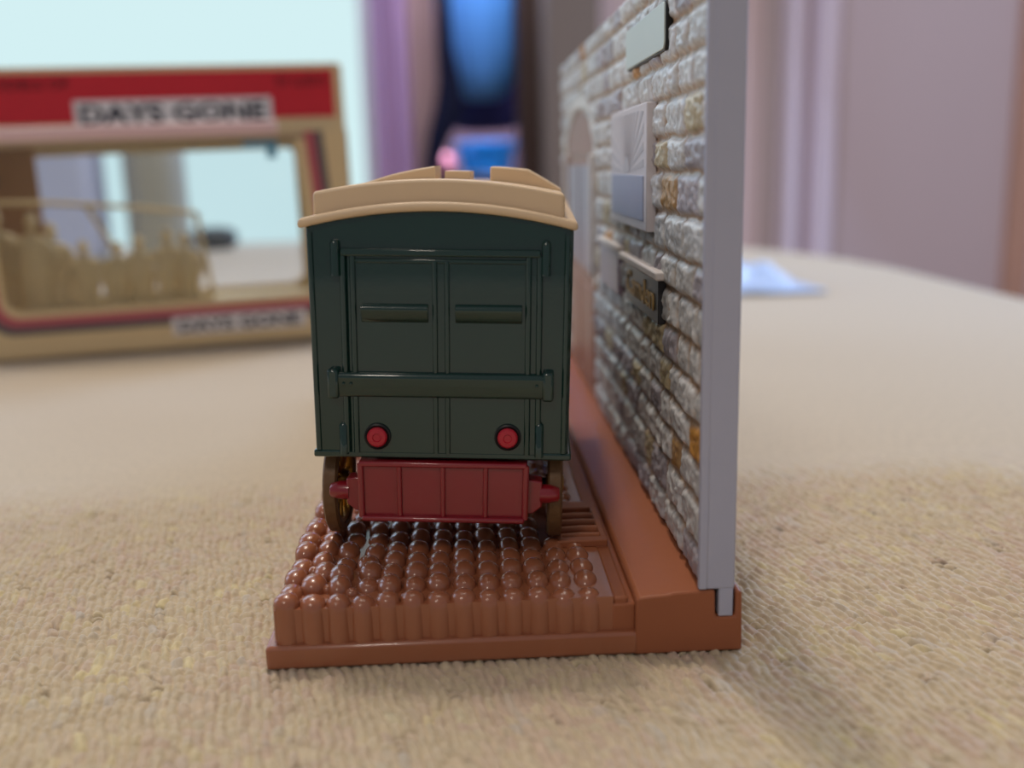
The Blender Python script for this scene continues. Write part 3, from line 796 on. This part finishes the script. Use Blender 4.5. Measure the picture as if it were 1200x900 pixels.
# crumpled light blue bag on the right, just beyond the facade
bm = bmesh.new()
NU, NV = 34, 26; g = []
for j in range(NV):
    row = []
    for i in range(NU):
        u, v = i/(NU-1)*2-1, j/(NV-1)*2-1
        r = min(1.0, math.hypot(u, v*0.98)); e = max(0.0, 1-r**3)
        z = 0.0125*e*(0.55+0.5*noise.noise((u*2.3, v*2.3, 4.0))+0.35*abs(noise.noise((u*5, v*5, 9.0))))+0.0006
        a = 1+0.14*noise.noise((u*1.6, v*1.6, 2.0))
        row.append(bm.verts.new((0.034*u*a, 0.055*v*a, max(0.0006, z))))
    g.append(row)
for j in range(NV-1):
    for i in range(NU-1):
        bm.faces.new((g[j][i], g[j][i+1], g[j+1][i+1], g[j+1][i]))
o = finish('plastic_bag', bm, mat('light_blue_film', (178, 206, 255), 0.35, 0.5, 0.06, 40), None, ang=80, scale=1)
md = o.modifiers.new('Solidify', 'SOLIDIFY'); md.thickness = 0.0005
o.location = (0.163, 0.40, 0.0004)
tag(o, 'crumpled light blue plastic bag lying on the cloth to the right behind the facade', 'plastic bag')

# ------------------------------------------------------------------ the room behind
WY = 2.40
def plain(name, bm, m, kind_label=None, bevel=0.0):
    o = finish(name, bm, m, None, bevel, scale=1)
    return struct(o)
M['wallpink'] = mat('dusky_pink_wall', (196, 164, 162), 0.75, 0.2, 0.05, 3)
M['wardrobe'] = mat('mauve_grey_door_paint', (212, 198, 204), 0.5, 0.3, 0.03, 2)
M['casing'] = mat('pale_lilac_casing', (238, 228, 244), 0.45, 0.35)
M['casingdark'] = mat('grey_brown_casing', (196, 180, 178), 0.5, 0.3)
M['browntrim'] = mat('brown_wood_trim', (204, 164, 146), 0.5, 0.3, 0.08, 6)
M['darkwood'] = mat('dark_brown_wood', (72, 54, 48), 0.5, 0.3, 0.1, 6)
M['taupe'] = mat('taupe_laminate', (128, 114, 104), 0.5, 0.3, 0.04, 4)
plain('floor', BOX(-3.0, 2.6, -1.2, 4.2, -0.80, -0.752), mat('floor_boards', (150, 116, 88), 0.5, 0.3, 0.1, 4))
# back wall in the pieces that stand round the window and the doorway
plain('wall_back', BOX(-0.185, -0.036, WY, WY+0.12, -0.752, 1.6), M['wallpink'])
plain('wall_back_right', BOX(0.212, 3.0, WY-0.015, WY+0.14, -0.752, 1.6), mat('pale_pink_wall', (222, 200, 198), 0.75, 0.2, 0.04, 3))
plain('wall_back_left', BOX(-3.0, -1.95, WY, WY+0.12, -0.752, 1.6), M['wallpink'])
plain('wall_left', BOX(-3.1, -3.0, 0.9, 4.2, -0.752, 1.6), M['wallpink'])
plain('wall_right', BOX(3.0, 3.1, 0.9, 4.2, -0.752, 1.6), M['wallpink'])
# bright balcony window on the left
bm = BOX(-1.95, -0.185, WY+0.05, WY+0.06, -0.70, 1.5)
w1 = plain('window_1', bm, emit('daylight_pane', (212, 240, 243), 1.0))
fr = bmesh.new(); bx(fr, -1.95, -0.185, WY-0.02, WY+0.1, -0.752, -0.68); bx(fr, -0.215, -0.185, WY-0.02, WY+0.1, -0.752, 1.6); bx(fr, -1.95, -1.92, WY-0.02, WY+0.1, -0.752, 1.6)
f_ = finish('window_frame', fr, mat('white_frame', (230, 232, 236), 0.4), w1, scale=1)

# mauve curtain beside the window: a hanging sheet in folds
def curtain(x0, x1, y, z0, z1, amp, waves, thick=0.004):
    bm = bmesh.new(); n = 60; cols = []
    for i in range(n+1):
        t = i/n; x = x0+(x1-x0)*t; yy = y + amp*math.sin(waves*2*PI*t)
        cols.append([bm.verts.new((x+0.01*(0.05-z)*(t-0.5), yy, z)) for z in (z0, z0*0.5+z1*0.5, z1)])
    for a, b in zip(cols, cols[1:]):
        for k in range(2): bm.faces.new((a[k], b[k], b[k+1], a[k+1]))
    return bm
o = finish('curtain', curtain(-0.185, -0.095, 2.30, -0.74, 1.5, 0.016, 2.5), mat('mauve_curtain_cloth', (206, 170, 210), 0.8, 0.2), None, ang=80, scale=1)
md = o.modifiers.new('Solidify', 'SOLIDIFY'); md.thickness = 0.003
tag(o, 'narrow mauve curtain hanging at the right side of the bright window', 'curtain')

# doorway to the next room: dark back and sides
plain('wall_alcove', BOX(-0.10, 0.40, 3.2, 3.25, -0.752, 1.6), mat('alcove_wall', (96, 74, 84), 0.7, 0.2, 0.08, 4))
plain('trim_1', BOX(0.160, 0.215, WY-0.03, WY+0.13, -0.752, 1.6), M['darkwood'], None, 0.004)
cab_ = thing('wardrobe', 'taupe wardrobe side between the dark doorway post and the stone facade', 'wardrobe', (0.276, 2.2, -0.752))
finish('carcass', BOX(-0.062, 0.058, -0.02, 0.2, 0.02, 2.2), M['taupe'], cab_, 0.004, scale=1)
finish('plinth', BOX(-0.060, 0.056, -0.005, 0.2, 0.0, 0.03), M['darkwood'], cab_, scale=1)

# clothes on a rail across the doorway, a low cabinet below
st = thing('clothes_rail', 'dark metal rail across the top of the doorway, above the hanging clothes', 'rail', (0.075, 2.60, 0.88))
bm = bmesh.new(); tube(bm, [(-0.172, 0, 0), (0.322, 0, 0)], 0.010, 12); finish('bar', bm, M['black'], st, scale=1)
for x in (-0.165, 0.315):
    bm = bmesh.new(); tube(bm, [(x, 0, 0.012), (x, 0, 0.72)], 0.006, 10); finish('hanger_rod', bm, M['black'], st, scale=1)
bm = bmesh.new()
loft(bm, [(0.225, 0.076, 2.52, 0.034, 0.03), (0.24, 0.076, 2.52, 0.060, 0.05), (0.28, 0.074, 2.52, 0.083, 0.06), (0.35, 0.072, 2.52, 0.094, 0.065), (0.5, 0.070, 2.52, 0.104, 0.065), (0.75, 0.070, 2.53, 0.105, 0.05), (0.84, 0.074, 2.55, 0.06, 0.03)], 40, 0.06, 9, 1.0)
o = finish('hanging_jacket', bm, mat('sky_blue_cloth', (96, 164, 250), 0.7, 0.2, 0.10, 12), None, ang=80, scale=1)
tag(o, 'sky blue jacket bunched and hanging in the doorway above the van roof', 'jacket')
bm = bmesh.new()
loft(bm, [(-0.02, -0.066, 2.36, 0.018, 0.016), (0.05, -0.056, 2.36, 0.020, 0.018), (0.10, -0.044, 2.36, 0.024, 0.02), (0.15, -0.026, 2.36, 0.032, 0.02), (0.20, -0.006, 2.36, 0.036, 0.02), (0.26, -0.004, 2.36, 0.028, 0.018), (0.34, -0.012, 2.36, 0.020, 0.014), (0.5, -0.012, 2.36, 0.014, 0.01), (0.62, -0.012, 2.36, 0.010, 0.01)], 24, 0.06, 5, 2.0)
o = finish('hanging_trousers', bm, mat('navy_cloth', (22, 27, 56), 0.8, 0.2, 0.1, 12), None, ang=80, scale=1)
tag(o, 'dark navy trouser leg trailing down to the left below the blue jacket', 'trousers')
bm = bmesh.new()
loft(bm, [(0.150, 0.085, 2.66, 0.060, 0.02), (0.165, 0.085, 2.66, 0.088, 0.03), (0.21, 0.085, 2.66, 0.098, 0.035), (0.26, 0.080, 2.66, 0.098, 0.035), (0.30, 0.075, 2.66, 0.08, 0.025), (0.5, 0.075, 2.65, 0.07, 0.02), (0.86, 0.075, 2.62, 0.03, 0.015)], 24, 0.06, 5, 4.0)
o = finish('hanging_sweater', bm, mat('indigo_cloth', (40, 44, 92), 0.8, 0.2, 0.15, 14), None, ang=80, scale=1)
tag(o, 'dark indigo sweater hanging behind the blue jacket, just above the vivid blue tub', 'sweater')
bm = bmesh.new()
loft(bm, [(0.20, 0.176, 2.44, 0.008, 0.010), (0.24, 0.178, 2.44, 0.014, 0.014), (0.30, 0.180, 2.44, 0.012, 0.012), (0.36, 0.182, 2.44, 0.008, 0.010)], 16, 0.06, 4, 1.0)
o = finish('hanging_scarf', bm, mat('maroon_cloth', (126, 40, 64), 0.8, 0.2), None, ang=80, scale=1)
tag(o, 'maroon scarf end hanging at the right edge of the blue jacket', 'scarf')
sh = thing('side_cabinet', 'low dark cabinet in the doorway under the vivid blue tub', 'cabinet', (0.06, 2.86, -0.752))
finish('body', BOX(-0.155, 0.155, -0.15, 0.15, 0.03, 0.775), M['darkwood'], sh, 0.004, scale=1)
finish('top', BOX(-0.16, 0.16, -0.16, 0.155, 0.775, 0.79), M['darkwood'], sh, 0.003, scale=1)
finish('door', BOX(-0.14, 0.14, -0.162, -0.15, 0.06, 0.76), M['darkwood'], sh, 0.003, scale=1)
tub = thing('plastic_tub', 'vivid blue plastic tub on the low dark cabinet behind the van roof', 'tub', (0.088, 2.86, 0.0385))
M['vivid'] = mat('vivid_blue_plastic', (6, 150, 255), 0.4, 0.5, 0.03, 10)
bm = bmesh.new(); loft(bm, [(0.0, 0, 0, 0.070, 0.055), (0.072, 0, 0, 0.084, 0.064), (0.087, 0, 0, 0.087, 0.068)], 40)
finish('bowl', bm, M['vivid'], tub, ang=60, scale=1)
bm = bmesh.new(); loft(bm, [(0.083, 0, 0, 0.092, 0.072), (0.092, 0, 0, 0.092, 0.072)], 40); finish('rim', bm, M['vivid'], tub, ang=60, scale=1)
bm = bmesh.new(); bmesh.ops.create_uvsphere(bm, u_segments=24, v_segments=16, radius=0.030)
o = finish('rubber_ball', bm, mat('pink_rubber', (226, 140, 168), 0.5, 0.4), None, ang=180, scale=1); o.location = (-0.036, 2.76, 0.069)
tag(o, 'pink ball on the low dark cabinet to the left of the vivid blue tub', 'ball')

# pale door with moulded casing on the right
d1 = plain('door_1', BOX(0.955, 1.392, WY-0.02, WY+0.02, -0.752, 1.6), M['wardrobe'], None, 0.003)
ds = bmesh.new()
for z0, z1 in ((-0.62, -0.30), (0.62, 1.30)): bx(ds, 1.03, 1.31, WY-0.026, WY-0.015, z0, z1)
finish('door_panel', ds, M['wardrobe'], d1, 0.004, scale=1)
bm = bmesh.new(); lathe(bm, [(0, -0.07), (0.02, -0.066), (0.024, -0.05), (0.012, -0.03), (0.01, 0.0)], 20, (0.985, WY-0.02, -0.30), 'y'); finish('door_knob', bm, M['gold'], d1, scale=1)
bm = bmesh.new()
for x0, x1, dpt in ((0.795, 0.842, 0.06), (0.868, 0.930, 0.06)):
    bx(bm, x0, x1, WY-dpt, WY+0.05, -0.752, 1.6)
    tube(bm, [((x0+x1)/2, WY-dpt, -0.752), ((x0+x1)/2, WY-dpt, 1.6)], (x1-x0)*0.36, 12)
plain('trim_2', bm, M['casing'], None, 0.006)
bm = bmesh.new(); bx(bm, 0.757, 0.797, WY-0.03, WY+0.05, -0.752, 1.6); bx(bm, 0.838, 0.872, WY-0.03, WY+0.05, -0.752, 1.6); bx(bm, 0.928, 0.957, WY-0.03, WY+0.05, -0.752, 1.6)
plain('trim_3', bm, M['casingdark'], None, 0.004)
plain('trim_4', BOX(1.385, 1.442, WY-0.05, WY+0.06, -0.752, 1.6), M['browntrim'], None, 0.006)

# ------------------------------------------------------------------ light
def area(name, loc, target, size, sy, power, rgb):
    l = bpy.data.lights.new(name, 'AREA'); l.energy = power; l.color = lin(*rgb)[:3]
    l.shape = 'RECTANGLE'; l.size = size; l.size_y = sy
    o = bpy.data.objects.new(name, l); COL.objects.link(o); o.location = loc
    o.rotation_euler = (Vector(target)-Vector(loc)).to_track_quat('-Z', 'Y').to_euler()
    return o
area('ceiling_lamp', (-0.09, 0.55, 1.45), (0.0, 0.1, 0), 0.09, 0.09, 6.5, (255, 241, 226))
area('overhead_soft_fill', (0.0, 0.55, 1.47), (0.0, 0.1, 0), 0.8, 0.8, 9.5, (255, 241, 226))  # added broad light beside the ceiling lamp, softens its shadows
area('front_fill', (-0.40, -0.95, 1.10), (0.0, 0.2, 0), 0.20, 0.20, 3.4, (255, 238, 222))  # added fill from the camera side for the front faces
area('window_daylight', (-1.05, 2.28, 1.05), (0.1, 0.5, 0.0), 1.7, 1.0, 16.0, (190, 220, 255))
area('side_window_daylight', (-2.3, 1.2, 0.8), (0.1, 0.5, 0.0), 1.0, 1.2, 12.0, (205, 226, 255))
area('cloth_rim_fill', (1.35, 1.55, 0.72), (0.25, 0.45, 0.0), 0.6, 0.6, 20.0, (180, 212, 255))  # unseen cool light added to brighten the cloth's far right edge
area('door_fill', (1.5, 0.7, 1.2), (1.1, 2.4, 0.0), 0.5, 0.5, 8.5, (240, 238, 255))  # unseen light added to lift the pale door and casing
area('jacket_fill', (0.08, 2.30, 0.80), (0.08, 2.55, 0.2), 0.15, 0.15, 2.6, (232, 238, 255))  # small added light to brighten the blue jacket
area('tub_fill', (0.09, 2.705, 0.56), (0.088, 2.83, 0.08), 0.12, 0.12, 18.0, (232, 238, 255))  # added light hidden behind the jacket, brightens the blue tub

w = bpy.data.worlds.new('World'); scn.world = w; w.use_nodes = True
bg = w.node_tree.nodes['Background']; bg.inputs['Color'].default_value = lin(222, 222, 234); bg.inputs['Strength'].default_value = 0.33

# ------------------------------------------------------------------ camera
cam = bpy.data.cameras.new('camera'); co_ = bpy.data.objects.new('camera', cam); COL.objects.link(co_); scn.camera = co_
Rr = ((0.9986697812906302, -0.04504143215060556, -0.025098552283885217), (-0.03416782891213736, -0.21352975241768563, -0.9763388777980075), (0.038616413665116985, 0.9758976965964538, -0.21478467909369206))
m4 = Matrix(((Rr[0][0], -Rr[1][0], -Rr[2][0], 0.02797878), (Rr[0][1], -Rr[1][1], -Rr[2][1], -0.11929809), (Rr[0][2], -Rr[1][2], -Rr[2][2], 0.06314041), (0, 0, 0, 1)))
co_.matrix_world = m4
cam.sensor_width = 36; cam.lens = 1170/1200*36
cam.clip_start = 0.01; cam.clip_end = 50
cam.dof.use_dof = True; cam.dof.focus_distance = 0.142; cam.dof.aperture_fstop = 11.8

vs = scn.view_settings; scn.display_settings.display_device = 'sRGB'
vs.view_transform = 'Standard'; vs.look = 'None'; vs.gamma = 1; vs.use_curve_mapping = False; vs.exposure = 0.0
scn.cycles.use_denoising = True
